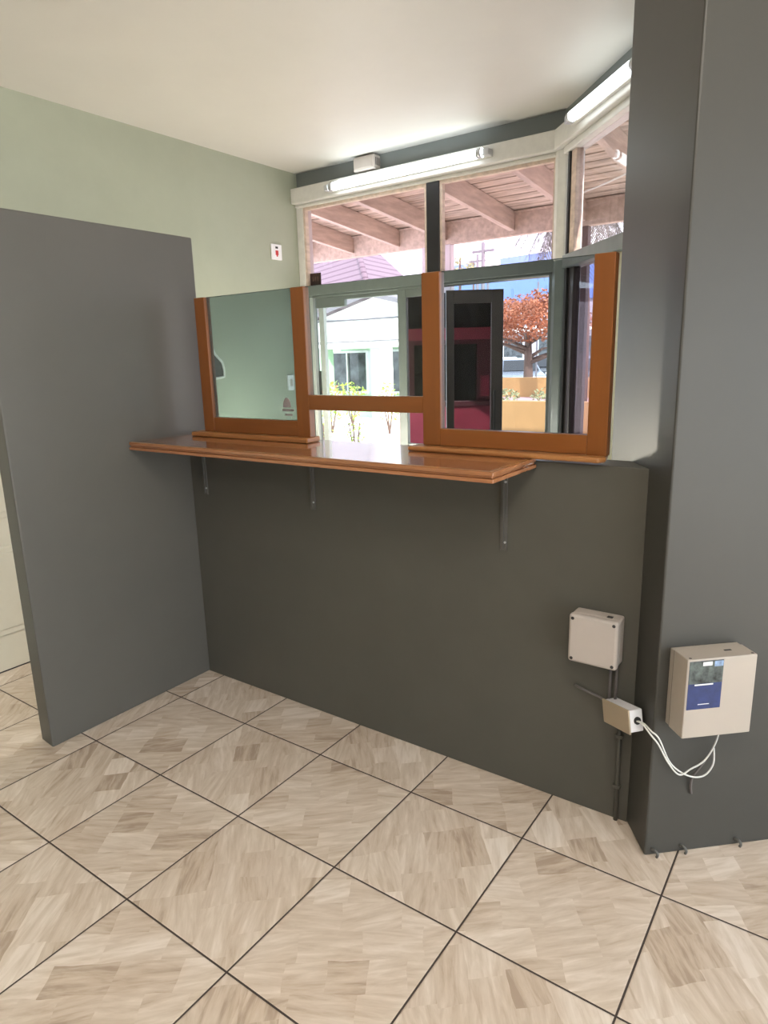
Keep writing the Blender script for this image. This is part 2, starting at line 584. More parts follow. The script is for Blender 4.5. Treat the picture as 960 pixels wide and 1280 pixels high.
# door into the booth
d = frame('door_1', (XG, -.6, 0))
mb = MB().box(XG - .05, XG - .008, DY0 + .03, DY1 - .03, .008, DZ - .03)
mb.build('door_leaf', M['door'], d)
for z0, z1 in ((.19, .64), (.78, 1.28), (1.42, 1.9)):
    for y0, y1 in ((DY0 + .12, -.71), (-.63, DY1 - .12)):
        pm = MB()
        for a in (0, 1):
            g = .03 * a
            pm.box(XG - .02, XG - .008 + .010 + .006 * a, y0 + g, y1 - g, z0 + g, z1 - g)
        pm.build('door_panel', M['door'], d, .006)
MB().box(XG - .11, XG + .012, DY0 - .04, DY0 + .03, 0, DZ + .04).box(XG - .11, XG + .012, DY1 - .03, DY1 + .04, 0, DZ + .04).box(XG - .11, XG + .012, DY0 + .03, DY1 - .03, DZ - .03, DZ + .04).build('door_frame', M['door'], d, .004)
MB().box(XG - .07, XG - .01, DY0 + .03, DY1 - .03, .0, .008).build('door_gap', M['dark'], d)
MB().tube([(XG - .01, -1.0, 1.0), (XG + .04, -1.0, 1.0), (XG + .05, -.9, 1.0)], .011).build('door_handle', M['chrome'], d)

# ---------------------------------------------------------------- window_1 (facing the counter)
w1 = frame('window_1', (0, YW, .86))
MB().box(XG, 1.045, 1.74, 1.90, 2.556, 2.656).box(XG, 1.03, 1.78, 1.88, 2.535, 2.556).build('window_head', M['white'], w1, .006)
MB().box(XG, -.815, 1.79, 1.89, 2.01, 2.556).build('left_jamb', M['white'], w1, .004)
MB().box(XG, -.80, 1.79, 1.89, .90, 1.945).build('lower_left_jamb', M['alu'], w1, .004)
MB().box(XG, 1.05, 1.78, 1.88, 1.945, 2.012).box(XG, 1.05, 1.80, 1.90, 1.93, 1.945).build('transom', M['alu'], w1, .004)
MB().box(XG, 1.07, 1.77, 1.90, .86, .895).build('sill', M['lightalu'], w1, .004)
MB().box(.20, .29, 1.80, 1.85, .895, 1.945).box(.20, .29, 1.79, 1.85, 2.012, 2.535).build('mullion', M['black'], w1, .003)
MB().box(-.815, .20, 1.832, 1.838, 2.012, 2.535).build('upper_pane', M['pane'], w1)
MB().box(.29, 1.03, 1.832, 1.838, 2.012, 2.535).build('upper_pane', M['pane'], w1)
# thin beads round the upper panes
for x0, x1 in ((-.815, .20), (.29, 1.03)):
    MB().box(x0, x0 + .018, 1.80, 1.832, 2.012, 2.535).box(x1 - .018, x1, 1.80, 1.832, 2.012, 2.535).box(x0 + .018, x1 - .018, 1.80, 1.832, 2.517, 2.535).build('glazing_bead', M['timber'], w1)
# left opening: pale slid-back sash stiles, dark tinted sash beside the mullion
MB().box(-.795, -.765, 1.80, 1.83, .895, 1.945).box(-.745, -.700, 1.835, 1.87, .895, 1.93).build('sash_stile', M['lightalu'], w1, .003)
MB().box(-.765, -.50, 1.83, 1.86, 1.86, 1.945).box(-.50, -.03, 1.83, 1.86, 1.905, 1.945).build('sash_head', M['alu'], w1, .003)
MB().box(-.752, -.744, 1.815, 1.835, 1.25, 1.42).build('sash_pull', M['dark'], w1)
s1 = MB().box(-.035, .03, 1.80, 1.83, .895, 1.93).box(.165, .20, 1.80, 1.83, .895, 1.93).box(.03, .165, 1.80, 1.83, 1.88, 1.93).box(.03, .165, 1.80, 1.83, .895, .93).build('sliding_sash', M['alu'], w1, .003)
MB().box(.03, .165, 1.812, 1.818, 1.20, 1.88).build('sash_pane', M['pane_dark'], s1)
# right opening: dark casement swung outwards
HG = Vector((.292, 1.865, 0))
SD = Vector((.813, .582, 0)).normalized()
SN = Vector((-SD.y, SD.x, 0))
cs = MB()
SW = .365
for r in ((0, .05, -.02, .02, .905, 1.905), (SW - .075, SW, -.02, .02, .905, 1.905), (.05, SW - .075, -.02, .02, 1.825, 1.905), (.05, SW - .075, -.02, .02, .905, .975)):
    cs.obox(HG, SD, SN, UZ, r)
cs = cs.build('casement_sash', M['darkframe'], w1, .003)
MB().obox(HG, SD, SN, UZ, (.05, SW - .075, -.004, .004, .975, 1.825)).build('sash_pane', M['pane_dark'], cs)
MB().obox(HG, SD, SN, UZ, (SW - .062, SW - .048, -.05, -.036, 1.02, 1.28)).obox(HG, SD, SN, UZ, (SW - .062, SW - .048, -.04, -.02, 1.03, 1.05)).obox(HG, SD, SN, UZ, (SW - .062, SW - .048, -.04, -.02, 1.25, 1.27)).build('pull_bar', M['dark'], cs)
MB().box(1.0, 1.03, 1.80, 1.86, .895, 1.945).build('right_jamb', M['alu'], w1, .003)

# corner post between the two windows
cp = frame('trim_1', (1.066, 1.8, .86))
pp = [(1.022, YW - .02), (1.05, YW - .05), (1.105, YW - .07), (1.15, YW - .05), (1.19, 1.78), (1.12, 1.90), (1.022, 1.90)]
MB().prism(pp, 2.0, 2.60).build('upper_post', M['white'], cp, .006)
MB().prism(pp, .86, 2.0).build('lower_post', M['alu'], cp, .006)  # dimming behind the screen sheet is put into this half's colour

# ---------------------------------------------------------------- window_2 (slanted side of the bay)
w2 = frame('window_2', (1.6, 1.2, .86))
def wb(r):
    return MB().obox(W0, WD, WN, UZ, r)
wb((-.01, WLEN, -.05, .09, 2.556, 2.656)).obox(W0, WD, WN, UZ, (.06, WLEN, -.02, .07, 2.52, 2.556)).build('window_head', M['white'], w2, .006)
wb((.11, WLEN, -.03, .07, 1.945, 2.012)).build('transom', M['alu'], w2, .004)
wb((.0, WLEN, -.04, .08, .86, .895)).build('sill', M['lightalu'], w2, .004)
wb((.66, .70, -.03, .06, .895, 1.945)).build('mullion', M['cream'], w2, .004)
wb((1.50, WLEN, -.03, .07, .895, 2.52)).build('end_jamb', M['white'], w2, .004)
wb((.105, .135, -.012, .02, .895, 1.945)).obox(W0, WD, WN, UZ, (.105, .125, -.01, .02, 2.012, 2.52)).build('glazing_gasket', M['dark'], w2)
wb((.135, .20, .0, .04, .895, 1.945)).build('sash_stile', M['darkframe'], w2, .003)
wb((.125, .185, .0, .04, 2.012, 2.52)).build('glazing_bead', M['timber'], w2, .003)
wb((.125, 1.50, .018, .024, 2.012, 2.52)).build('upper_pane', M['pane_side'], w2)
wb((.20, .66, .018, .024, .895, 1.945)).build('lower_pane', M['pane'], w2)

# ---------------------------------------------------------------- fluorescent lights on the window heads
def fluoro(name, p0, p1, n, label, power=1.0):
    """batten between two points, tube standing off along n"""
    p0, p1 = Vector(p0), Vector(p1)
    dirv = (p1 - p0).normalized()
    L = (p1 - p0).length
    t = thing(name, (p0 + p1) / 2, label, 'light', 'lit fluorescent tubes over the windows')
    MB().obox(p0, dirv, n, UZ, (-.02, L + .02, .0, .022, -.02, .02)).build('batten', M['white'], t, .003)
    for s, q in ((-1, p0), (1, p1)):
        MB().obox(q, dirv, n, UZ, (-.022, .022, .0, .058, -.018, .018)).build('tube_holder', M['chrome'], t, .005)
    MB().tube([p0 + dirv * .02 + n * .046, p1 - dirv * .02 + n * .046], .025, 16).build('tube', M['tube'] if power == 1.0 else M['tube_dim'], t)
    for q, s in ((p0 + dirv * .022, 1), (p1 - dirv * .022, -1)):
        MB().tube([q + n * .046, q + n * .046 + dirv * .03 * s], .0262, 16).build('end_cap', M['chrome'], t)
    return t
fluoro('fluorescent_light', (-.50, 1.74, 2.598), (.652, 1.74, 2.606), Vector((0, -1, 0)), 'lit fluorescent tube on the white head of the window facing the counter')
pa = W0 + WD * .295 + WN * -.05
pb = W0 + WD * 1.0 + WN * -.05
fluoro('fluorescent_light', (pa.x, pa.y, 2.612), (pb.x, pb.y, 2.602), -WN, 'lit fluorescent tube above the slanted side window beside the pillar', .5)

# unseen fill battens added to light the room, behind and above the camera
def batten(x, y, ang, label):
    t = thing('fill_batten', (x, y, ZC), label, 'light', 'fill battens added to the waiting room')
    dv = Vector((math.cos(ang), math.sin(ang), 0))
    sv = Vector((-dv.y, dv.x, 0))
    o = Vector((x, y, ZC))
    MB().obox(o, dv, sv, UZ, (-.62, .62, -.03, .03, -.05, 0)).build('housing', M['white'], t, .004)
    for s in (-1, 1):
        MB().obox(o, dv, sv, UZ, (s * .60 - .012, s * .60 + .012, -.018, .018, -.12, -.05)).build('tube_holder', M['chrome'], t, .003)
    MB().tube([o - dv * .59 - UZ * .10, o + dv * .59 - UZ * .10], .018, 16).build('tube', M['room_fill_tube'], t)
batten(2.7, -1.75, 1.2, 'unseen fill batten added over the tiles before the counter')
batten(2.0, -3.2, 1.2, 'unseen fill batten added at the back of the waiting room')

# unseen fill lamp added to brighten the booth, behind the counter wall
LX, LY = -.25, 1.0
t = thing('fill_lamp', (LX, LY, 0), 'unseen fill globe added on the booth floor behind the dwarf wall', 'lamp')
MB().tube([(LX, LY, 0), (LX, LY, .02)], .12, 24).build('base', M['black'], t, .004)
MB().tube([(LX, LY, .02), (LX, LY, .80)], .011, 12).build('pole', M['chrome'], t)
MB().ball((LX, LY, .86), .07, sub=3).build('globe', M['booth_fill'], t)

# white sounder box under the ceiling
t = thing('alarm_box', (-.23, 1.81, 2.66), 'small white box fixed to the grey band above the long fluorescent tube', 'box')
MB().box(-.312, -.147, 1.735, 1.81, 2.668, 2.752).build('casing', M['plastic'], t, .008, 3)
MB().box(-.297, -.162, 1.731, 1.736, 2.68, 2.74).build('cover', M['plastic'], t, .004)
mb = MB()
for i in range(3):
    mb.box(-.1475, -.1455, 1.75 + i * .018, 1.76 + i * .018, 2.69, 2.735)
mb.build('vent_slots', M['conduit'], t)

# white plate with red mark on the booth wall
t = thing('wall_plate', (XG, 1.56, 2.18), 'white plate with a small red mark high on the booth wall', 'switch')
MB().box(XG, XG + .012, 1.512, 1.61, 2.175, 2.275).build('plate', M['print_white'], t, .004)
MB().box(XG + .012, XG + .0135, 1.548, 1.574, 2.205, 2.235).box(XG + .012, XG + .0135, 1.555, 1.567, 2.195, 2.205).build('red_mark', M['red'], t)
MB().box(XG + .012, XG + .0135, 1.548, 1.572, 2.247, 2.26).build('dark_mark', M['dark'], t)

# reflection in the left sheet built as a plate; other booth wall things
t = thing('reflection_plate', (XG, .93, 1.41), 'reflection in the left glass sheet modelled as a grey plate edged in white', 'plate')
prof = [(.86, 1.62), (.905, 1.60), (.935, 1.555), (.995, 1.50), (1.005, 1.41), (.86, 1.40)]
MB().extrude([(XG, y, z) for y, z in prof], (.012, 0, 0)).build('plate', M['grey_cool'], t)
edge = [(XG + .012, y, z) for y, z in ((.86, 1.84), (.88, 1.74), (.905, 1.63), (.94, 1.555), (.998, 1.50), (1.008, 1.45), (1.005, 1.41), (.95, 1.402), (.86, 1.40))]
MB().tube(edge, .008, 8).build('edging', M['cable'], t)
t = thing('door_latch', (XG, 1.62, 1.29), 'slim white switch plate on the booth wall beside the window corner', 'switch')
MB().box(XG, XG + .012, 1.60, 1.66, 1.29, 1.40).build('plate', M['print_white'], t, .003)
MB().box(XG + .012, XG + .018, 1.618, 1.642, 1.32, 1.37).build('rocker', M['plastic'], t, .003)
t = thing('window_sign', (-.76, 1.83, 2.0), 'small dark brown sign in the lower corner of the upper window', 'sign')
MB().box(-.812, -.70, 1.822, 1.830, 2.014, 2.10).build('board', M['brown_sign'], t, .002)
mb = MB()
for k in range(3):
    mb.box(-.775 + k * .022, -.763 + k * .022, 1.8205, 1.822, 2.045, 2.075)
mb.build('marks', M['bark'], t)

# ---------------------------------------------------------------- counter shelf and brackets
CT, CB = 1.180, 1.145
t = thing('counter_shelf', (.83, -.15, CB), 'long varnished orange-brown wooden counter shelf on the grey dwarf wall', 'counter')
# moulded front and end: section swept round three sides
def slab(z0, z1, inset):
    return [(0.002, -.312 + inset), (1.70 - inset, -.312 + inset), (1.70 - inset, -.003), (1.664, -.003), (1.664, .10), (.002, .10)]
mb = MB()
mb.prism(slab(0, 0, .0), CB + .003, CB + .015)
mb.prism(slab(0, 0, .007), CB + .015, CB + .022)
mb.prism(slab(0, 0, .002), CB + .022, CT)
mb.build('board', M['counter'], t, .003)
MB().box(.004, 1.693, -.309, -.297, CT - .0002, CT + .0015).box(1.681, 1.693, -.297, -.045, CT - .0002, CT + .0015).build('edge_bead', M['cleat'], t, .0007)


def bracket(x, drop, label):
    t = thing('shelf_bracket', (x, 0, CB), label, 'bracket', 'steel brackets under the counter shelf')
    MB().box(x - .012, x + .012, -.007, -.0005, CB - drop, CB + .002).build('wall_leg', M['bracket'], t, .001)
    MB().box(x - .012, x + .012, -.21, -.007, CB - .004, CB + .002).build('shelf_leg', M['bracket'], t, .001)
    MB().box(x - .0025, x + .0025, -.013, -.007, CB - drop + .01, CB - .004).box(x - .0025, x + .0025, -.20, -.013, CB - .012, CB - .004).build('rib', M['bracket'], t)
    for zz in (.05, drop - .03):
        MB().tube([(x + .007, -.010, CB - zz), (x + .007, -.0065, CB - zz)], .004, 8).build('screw', M['chrome'], t)
bracket(.10, .235, 'steel bracket under the counter shelf in the corner by the partition')
bracket(.75, .235, 'middle steel bracket under the counter shelf')
bracket(1.59, .285, 'long steel bracket under the free end of the counter shelf')

# ---------------------------------------------------------------- wooden counter screen with three sheets
t = thing('counter_screen', (1.0, .02, CT), 'orange wooden counter screen with three tinted sheets and a pass-through gap', 'screen')
Y0, Y1, ZT = .0, .034, 1.772
for x0, x1, z0, l in ((.122, .187, 1.20, 0), (.684, .750, 1.20, 0), (1.276, 1.346, 1.20, 0), (1.855, 1.916, 1.197, 0)):
    MB().box(x0, x1, Y0, Y1, z0, ZT).build('post', M['orange'], t, .003)
MB().box(.187, .684, Y0 + .001, Y1 - .001, 1.202, 1.264).build('bottom_rail', M['orange_x'], t, .002)
MB().box(1.346, 1.855, Y0 + .001, Y1 - .001, 1.20, 1.258).build('bottom_rail', M['orange_x'], t, .002)
MB().box(.750, 1.276, Y0 + .001, Y1 - .001, 1.309, 1.366).build('middle_rail', M['orange_x'], t, .002)
MB().prism([(.07, -.035), (.765, -.035), (.75, .06), (.07, .06)], CT + .0008, 1.201).build('base_cleat', M['cleat'], t, .005)
MB().prism([(1.235, -.04), (1.905, -.04), (1.92, -.015), (1.905, .055), (1.25, .055)], CT + .0008, 1.1985).build('base_cleat', M['cleat'], t, .007, 3)
for x0, x1, z0, mm, nm in ((.187, .684, 1.264, 'acr_green', 'glass_sheet'), (.750, 1.276, 1.366, 'acr_clear', 'glass_sheet'), (1.346, 1.855, 1.258, 'acr_tint', 'glass_sheet')):
    g = MB().box(x0, x1, .014, .019, z0, ZT - .002).build(nm, M[mm], t)
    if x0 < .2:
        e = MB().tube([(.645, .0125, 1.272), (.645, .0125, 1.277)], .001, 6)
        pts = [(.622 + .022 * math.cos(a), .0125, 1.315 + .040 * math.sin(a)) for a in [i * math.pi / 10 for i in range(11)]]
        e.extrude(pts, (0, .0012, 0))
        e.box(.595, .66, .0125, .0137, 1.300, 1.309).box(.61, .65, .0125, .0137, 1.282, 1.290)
        e.build('reflection_mark', M['sheet_reflection'], g)  # glass reflection modelled as a thin brown shape on the sheet
    MB().box(x0, x1, .0135, .0195, ZT - .002, ZT).build('sheet_edge', M['edge'], t)

# ---------------------------------------------------------------- boxes, cables at the pillar
t = thing('junction_box', (1.925, 0, .56), 'square white plastic junction box on the grey dwarf wall near the pillar', 'box')
MB().box(1.850, 1.998, -.05, 0, .558, .712).build('base', M['plastic'], t, .008, 3)
lid = MB().box(1.848, 2.000, -.078, -.05, .556, .714).build('lid', M['plastic'], t, .010, 4)
for x in (1.861, 1.987):
    for z in (.569, .701):
        MB().tube([(x, -.0790, z), (x, -.0765, z)], .0052, 10).build('screw', M['dark'], lid)
MB().box(1.955, 1.972, -.045, -.03, .7115, .7128).build('knockout', M['dark'], t)

t = thing('wire_stub', (1.90, 0, .42), 'short dark wire stub poking across the wall at the small ivory box', 'wire')
MB().tube([(1.852, -.006, .442), (1.872, -.008, .436), (1.90, -.008, .430), (1.935, -.010, .424), (1.952, -.012, .418)], .0042, 8).build('wire', M['conduit'], t)

t = thing('conduit_pair', (1.985, -.01, .47), 'two thin grey conduits running down from the white junction box', 'pipe')
for x in (1.967, 1.986):
    MB().tube([(x, -.016, .562), (x, -.016, .47), (x, -.016, .425)], .0048, 10).build('conduit', M['conduit'], t)

# it hangs turned in the corner: LF = far upper edge, NF = near upper edge of its beige cover
LF, NF = Vector((1.948, -.030, .433)), Vector((2.052, -.118, .464))
t = thing('outlet_box', tuple((LF + NF) / 2 - UZ * .04), 'small ivory surface box with a round hole, hung crooked in the corner by the pillar', 'box')
ax = (NF - LF).normalized()
BL = (NF - LF).length
fn = ax.cross(UZ).normalized()
fn = fn if fn.x < 0 else -fn
az = fn.cross(ax).normalized()
az = az if az.z > 0 else -az
MB().obox(LF, ax, fn, az, (.004, BL - .003, -.050, -.006, -.070, -.003)).build('back_box', M['print_white'], t, .003)
MB().obox(LF, ax, fn, az, (0, BL, -.006, 0, -.075, 0)).build('cover', M['plastic2'], t, .003)
hc = LF + ax * (BL - .003) - fn * .030 - az * .036
MB().tube([hc, hc + ax * .003], .0115, 16).build('grommet', M['dark'], t)

t = thing('corner_conduit', (1.995, -.008, 0), 'thin grey conduit in the corner between dwarf wall and pillar', 'pipe')
MB().tube([(2.003, -.008, .355), (2.004, -.008, .2), (2.006, -.008, .002)], .007, 10).build('conduit', M['grey'], t)
for z in (.30, .12):
    MB().box(1.992, 2.016, -.016, -.0005, z, z + .012).build('clip', M['grey'], t, .002)

# beige controller on the right wall
t = thing('control_box', (A2 + RD * .14).to_tuple()[:2] + (.45,), 'beige metal control box with a blue picture label on the pillar face', 'control box')
def rb(r):
    return MB().obox(A2, RD, RN, UZ, r)
rb((.035, .237, 0, .066, .449, .682)).build('back_box', M['beige'], t, .002)
cv = rb((.0335, .2385, .020, .088, .447, .684)).build('cover', M['beige'], t, .003)
lb = rb((.0395, .1385, .088, .0890, .535, .678)).build('label_plate', M['blue'], t)
rb((.0395, .1385, .0890, .0893, .612, .678)).build('picture', M['photo'], lb)
rb((.112, .1375, .0893, .0895, .660, .676)).build('sky_patch', M['sky_print'], lb)
for r in ((.078, .105, .0893, .0896, .664, .675), (.058, .112, .0893, .0896, .6065, .6105), (.072, .105, .0890, .0893, .5485, .5505)):
    rb(r).build('white_bar', M['print_white'], lb)
rb((.165, .186, .045, .052, .6838, .6845)).build('slot', M['dark'], cv)
rb((.0335, .2385, .0205, .0212, .448, .683)).build('seam', M['conduit'], t)
for s in (.045, .228):
    q = A2 + RD * s + RN * .08 + UZ * .6845
    MB().tube([q, q + UZ * .001], .004, 8).build('screw', M['conduit'], cv)

# white cable from the small box round the edge of the pillar
def rp(s, off, z):
    return A2 + RD * s + RN * off + UZ * z
def smooth(pts, n=8):
    pts = [Vector(p) for p in pts]
    out = []
    for i in range(len(pts) - 1):
        p0, p1, p2, p3 = pts[max(i - 1, 0)], pts[i], pts[i + 1], pts[min(i + 2, len(pts) - 1)]
        for k in range(n):
            u = k / n
            out.append(.5 * ((2 * p1) + (p2 - p0) * u + (2 * p0 - 5 * p1 + 4 * p2 - p3) * u * u + (3 * p1 - p0 - 3 * p2 + p3) * u ** 3))
    out.append(pts[-1])
    return out
t = thing('white_cable', tuple(hc), 'looped white cable from the ivory box to the beige control box', 'cable')
h0 = hc + ax * .0065
MB().tube(smooth([h0, h0 + ax * .03, A2 + RN * .012 + LN * .012 + UZ * .430, rp(.012, .014, .405), rp(.05, .02, .325), rp(.105, .022, .280), rp(.155, .022, .272), rp(.185, .02, .305), rp(.183, .02, .36)]), .0025, 8).build('loop', M['cable'], t)
MB().tube(smooth([h0 + LN * .004, h0 + ax * .03 + LN * .006, A2 + RN * .014 + LN * .014 + UZ * .420, rp(.008, .02, .39), rp(.04, .026, .33), rp(.075, .028, .290), rp(.11, .028, .305), rp(.15, .03, .330), rp(.178, .03, .38), rp(.188, .035, .4455)]), .0025, 8).build('loop', M['cable'], t)
t = thing('loose_wire', tuple(rp(.15, .006, .25)), 'dark loose wire end hanging below the beige control box', 'wire')
MB().tube(smooth([rp(.166, .010, .315), rp(.145, .012, .290), rp(.13, .010, .265), rp(.128, .008, .235), rp(.133, .006, .205)]), .0036, 8).build('wire', M['conduit'], t)

# bent wire ends along the foot of the pillar
for s, lab in ((.022, 'bent grey wire end at the foot of the pillar beside its edge'), (.115, 'bent grey wire end at the foot of the pillar, middle of the row'), (.295, 'bent grey wire end at the foot of the pillar farthest from its edge')):
    o = MB().tube(smooth([rp(s, -.0, .022), rp(s + .006, .012, .024), rp(s + .012, .016, .012), rp(s + .010, .014, .002)], 4), .0042, 6).build('wire_end', M['bracket'])
    tag(o, lab, 'wire', 'wire ends at the foot of the pillar')

# ================================================================ outdoors
G0 = -.10
struct('ground', MB().box(-60, 40, 1.95, 11.0, G0 - .3, G0).box(-60, -3.3, 11.0, 60, G0 - .3, G0), M['ground'])
struct('street', MB().box(-3.3, 80, 11.0, 120, G0 - .3, G0 + .001).box(-60, -3.3, 60, 120, G0 - .3, G0 + .001), M['asphalt'])
struct('yard', MB().box(6.3, 46, -30, 1.95, G0 - .3, G0 + .02), M['ground'])

# veranda roof
t = thing('veranda_roof', (0, 2.8, 2.5), 'weathered pinkish timber veranda roof with sloping rafters outside the windows', 'roof')
def zb(y):
    return 2.52 + .09 * (3.6 - y)
YA, YB = 1.96, 3.60
for x in (-3.4, -2.85, -2.33, -1.78, -1.233, -.72, -.06, .55, 1.16, 1.72, 2.3, 2.9):
    mb = MB()
    mb.faces([(x - s, y, zb(y) + h) for s in (.024, -.024) for y, h in ((YA, 0), (YB - .002, 0), (YB - .002, .155), (YA, .155))],
             [(0, 1, 2, 3), (7, 6, 5, 4), (0, 4, 5, 1), (1, 5, 6, 2), (2, 6, 7, 3), (3, 7, 4, 0)])
    mb.build('rafter', M['timber'], t, .003)
MB().box(-4.2, 3.6, YB, YB + .07, 2.485, 2.67).build('beam', M['timber'], t, .004)
MB().box(-4.2, 3.6, YB - .025, YB + .0, 2.66, 2.672).build('beam_cap', M['timber'], t)
y = YA
k = 0
while y < 4.15:
    wdt = .105 + .02 * rnd.random()
    y1 = y + wdt
    dz = .004 * rnd.random()
    MB().faces([(x, yy, zb(yy) + .157 + dz + h) for x in (-4.2, 3.6) for yy, h in ((y, 0), (y1, 0), (y1, .02), (y, .02))],
               [(0, 1, 2, 3), (7, 6, 5, 4), (0, 4, 5, 1), (1, 5, 6, 2), (2, 6, 7, 3), (3, 7, 4, 0)]).build('roof_board', M['board'], t)
    y = y1 + .010 + .012 * rnd.random()
MB().faces([(x, yy, zb(yy) + .20 + h) for x in (-4.2, 3.6) for yy, h in ((YA - .14, 0), (4.25, 0), (4.25, .015), (YA - .14, .015))],
           [(0, 1, 2, 3), (7, 6, 5, 4), (0, 4, 5, 1), (1, 5, 6, 2), (2, 6, 7, 3), (3, 7, 4, 0)]).build('sun_block_sheet', M['asphalt'], t)  # cover added above the boards to stop sun leaking through the gaps
for x0, x1, m_, lab in ((-.970, -.890, 'post', 'pale veranda post nearer the pink roof'), (-.735, -.660, 'post', 'pale veranda post beside the black window bar'), (.483, .594, 'brownpost', 'brown timber veranda post outside the slanted window')):
    t = thing('veranda_post', ((x0 + x1) / 2, 3.63, G0), lab, 'post', 'posts holding the veranda beam')
    MB().box(x0, x1, YB + .002, YB + .002 + min(.08, x1 - x0), G0 + .02, 2.485).build('shaft', M[m_], t, .006)
    MB().box(x0 - .03, x1 + .03, YB - .025, YB + .11, G0, G0 + .10).build('foot', M[m_], t, .004)
o = MB().tube(smooth([(.53, 3.55, 2.66), (.72, 3.1, 2.62), (.98, 2.7, 2.56), (1.3, 2.3, 2.52)], 6), .006, 8).build('overhead_cable', M['cable'])
tag(o, 'white cable strung under the veranda roof outside the slanted window', 'cable')

# maroon kiosk behind the tinted sashes
K = Vector((-.463, 3.2, 0))
t = thing('kiosk', (K.x, K.y, G0), 'maroon kiosk with a dark serving window behind the open casement', 'kiosk')
def kb(r):
    return MB().obox(K, SD, SN, UZ, r)
KW = (-.352, .378)
kb((KW[0], KW[1], .0, .35, G0, 1.068)).build('base', M['maroon'], t, .006)
kb((KW[0] - .0, KW[1] + .0, -.03, .35, 1.068, 1.115)).build('ledge', M['maroon_dark'], t, .004)
kb((KW[0], KW[0] + .06, .0, .35, 1.115, 1.60)).build('side_pier', M['maroon_dark'], t, .004)
kb((.26, KW[1], .0, .35, 1.115, 1.60)).build('side_pier', M['maroon_dark'], t, .004)
kb((KW[0] + .06, .26, .06, .35, 1.115, 1.60)).build('serving_window', M['blackglass'], t)
kb((KW[0], KW[1], .0, .35, 1.60, 1.637)).build('lintel', M['maroon_dark'], t)
kb((KW[0], KW[1], -.02, .35, 1.637, 1.737)).build('fascia', M['maroon'], t, .004)
kb((KW[0], KW[1], .02, .35, 1.737, 2.03)).build('sign_box', M['blackglass'], t, .004)
kb((.285, .360, -.006, .0, 1.15, 1.33)).build('side_panel', M['maroon'], t)
kb((.02, .028, -.003, .0, .80, .96)).obox(K, SD, SN, UZ, (-.045, -.035, -.003, .0, .72, .84)).build('scratch', M['print_white'], t)

# ---------------------------------------------------------------- neighbouring building with the gabled porch
YN = 12.0
t = thing('gabled_building', (-7.5, 12.5, G0), 'white building with a gabled porch and pale ribbed hip roof', 'building')
apex = at(470, 370, 1, YN)
eL = at(391, 403, 1, YN)
hw = apex.x - eL.x
eR = Vector((apex.x + hw, YN, eL.z))
zf = at(430, 436, 1, YN).z
MB().extrude([(eL.x, YN, zf), (eR.x, YN, zf), tuple(eR), tuple(apex), tuple(eL)], (0, .4, 0)).build('gable_wall', M['gable'], t)
MB().box(eL.x - .1, eR.x + .1, YN - .06, YN, zf + .02, zf + .12).box(eL.x - .1, eR.x + .1, YN - .05, YN, eL.z - .12, eL.z - .04).build('fascia_moulding', M['gable'], t)
rk = MB()
for s, e_ in ((1, eL), (-1, eR)):
    dv = (Vector(apex) - e_).normalized()
    nn = Vector((-dv.z, 0, dv.x)) if dv.x > 0 else Vector((dv.z, 0, -dv.x))
    rk.obox(e_ - dv * .3, dv, nn, UY, (0, (Vector(apex) - e_).length + .3, .0, .07, -.35, 2.0))
rk.build('porch_roof', M['roof'], t)
for s, e_ in ((1, eL), (-1, eR)):
    dv = (Vector(apex) - e_).normalized()
    MB().obox(e_ - dv * .3 + Vector((0, -.36, 0)), dv, UZ, UY, (0, (Vector(apex) - e_).length + .3, -.02, .085, 0, .03)).build('barge_board', M['pole'], t)
for z in (zf + .16, eL.z - .02):
    MB().box(eL.x - .1, eR.x + .1, YN - .075, YN, z, z + .025).build('string_course', M['pole'], t)
for u0, u1 in ((399, 407), (463, 480)):
    x0, x1 = at(u0, 460, 1, YN).x, at(u1, 460, 1, YN).x
    MB().box(x0, x1 - .12 * (u1 - u0 > 10), YN + .02, YN + .36, G0, zf).build('pillar', M['mint'], t, .01)
    if u1 - u0 > 10:
        MB().box(x1 - .12, x1 + .02, YN + .0, YN + .38, G0, zf).build('downpipe_panel', M['gable'], t, .01)
x0 = at(540, 460, 1, YN).x
MB().box(x0, x0 + .35, YN + .02, YN + .36, G0, zf).build('pillar', M['mint'], t, .01)
MB().box(eL.x + .1, eR.x - .1, YN + 1.0, YN + 1.3, G0, .55).box(eL.x + .1, eR.x - .1, YN + 1.0, YN + 1.3, 1.72, 2.4).build('wall', M['mint'], t)
for u0, u1 in ((408, 461), (482, 540)):
    x0, x1 = at(u0, 460, 1, YN + 1).x, at(u1, 460, 1, YN + 1).x
    wf = MB().box(x0, x1, YN + .98, YN + 1.2, .55, .62).box(x0, x1, YN + .98, YN + 1.2, 1.66, 1.72).box(x0, x0 + .08, YN + .98, YN + 1.2, .62, 1.66).box(x1 - .08, x1, YN + .98, YN + 1.2, .62, 1.66).box((x0 + x1) / 2 - .02, (x0 + x1) / 2 + .02, YN + .99, YN + 1.2, .62, 1.66).build('window', M['lightalu'], t)
    MB().box(x0 + .08, x1 - .08, YN + 1.05, YN + 1.1, .62, 1.66).build('pane', M['darkglass'], wf)
kf = at(463, 372, 1, 12.8)
Lc = at(300, 392, 1, 18)
Rc = at(546, 372, 1, 17)
ap = at(440, 285, 1, 18.5)
bk = Vector((Lc.x + Rc.x - kf.x, Lc.y + Rc.y - kf.y, kf.z))
Lc.z = Rc.z = bk.z = kf.z
MB().faces([kf, Rc, bk, Lc, ap], [(0, 1, 4), (1, 2, 4), (2, 3, 4), (3, 0, 4), (3, 2, 1, 0)]).build('hip_roof', M['roof'], t)
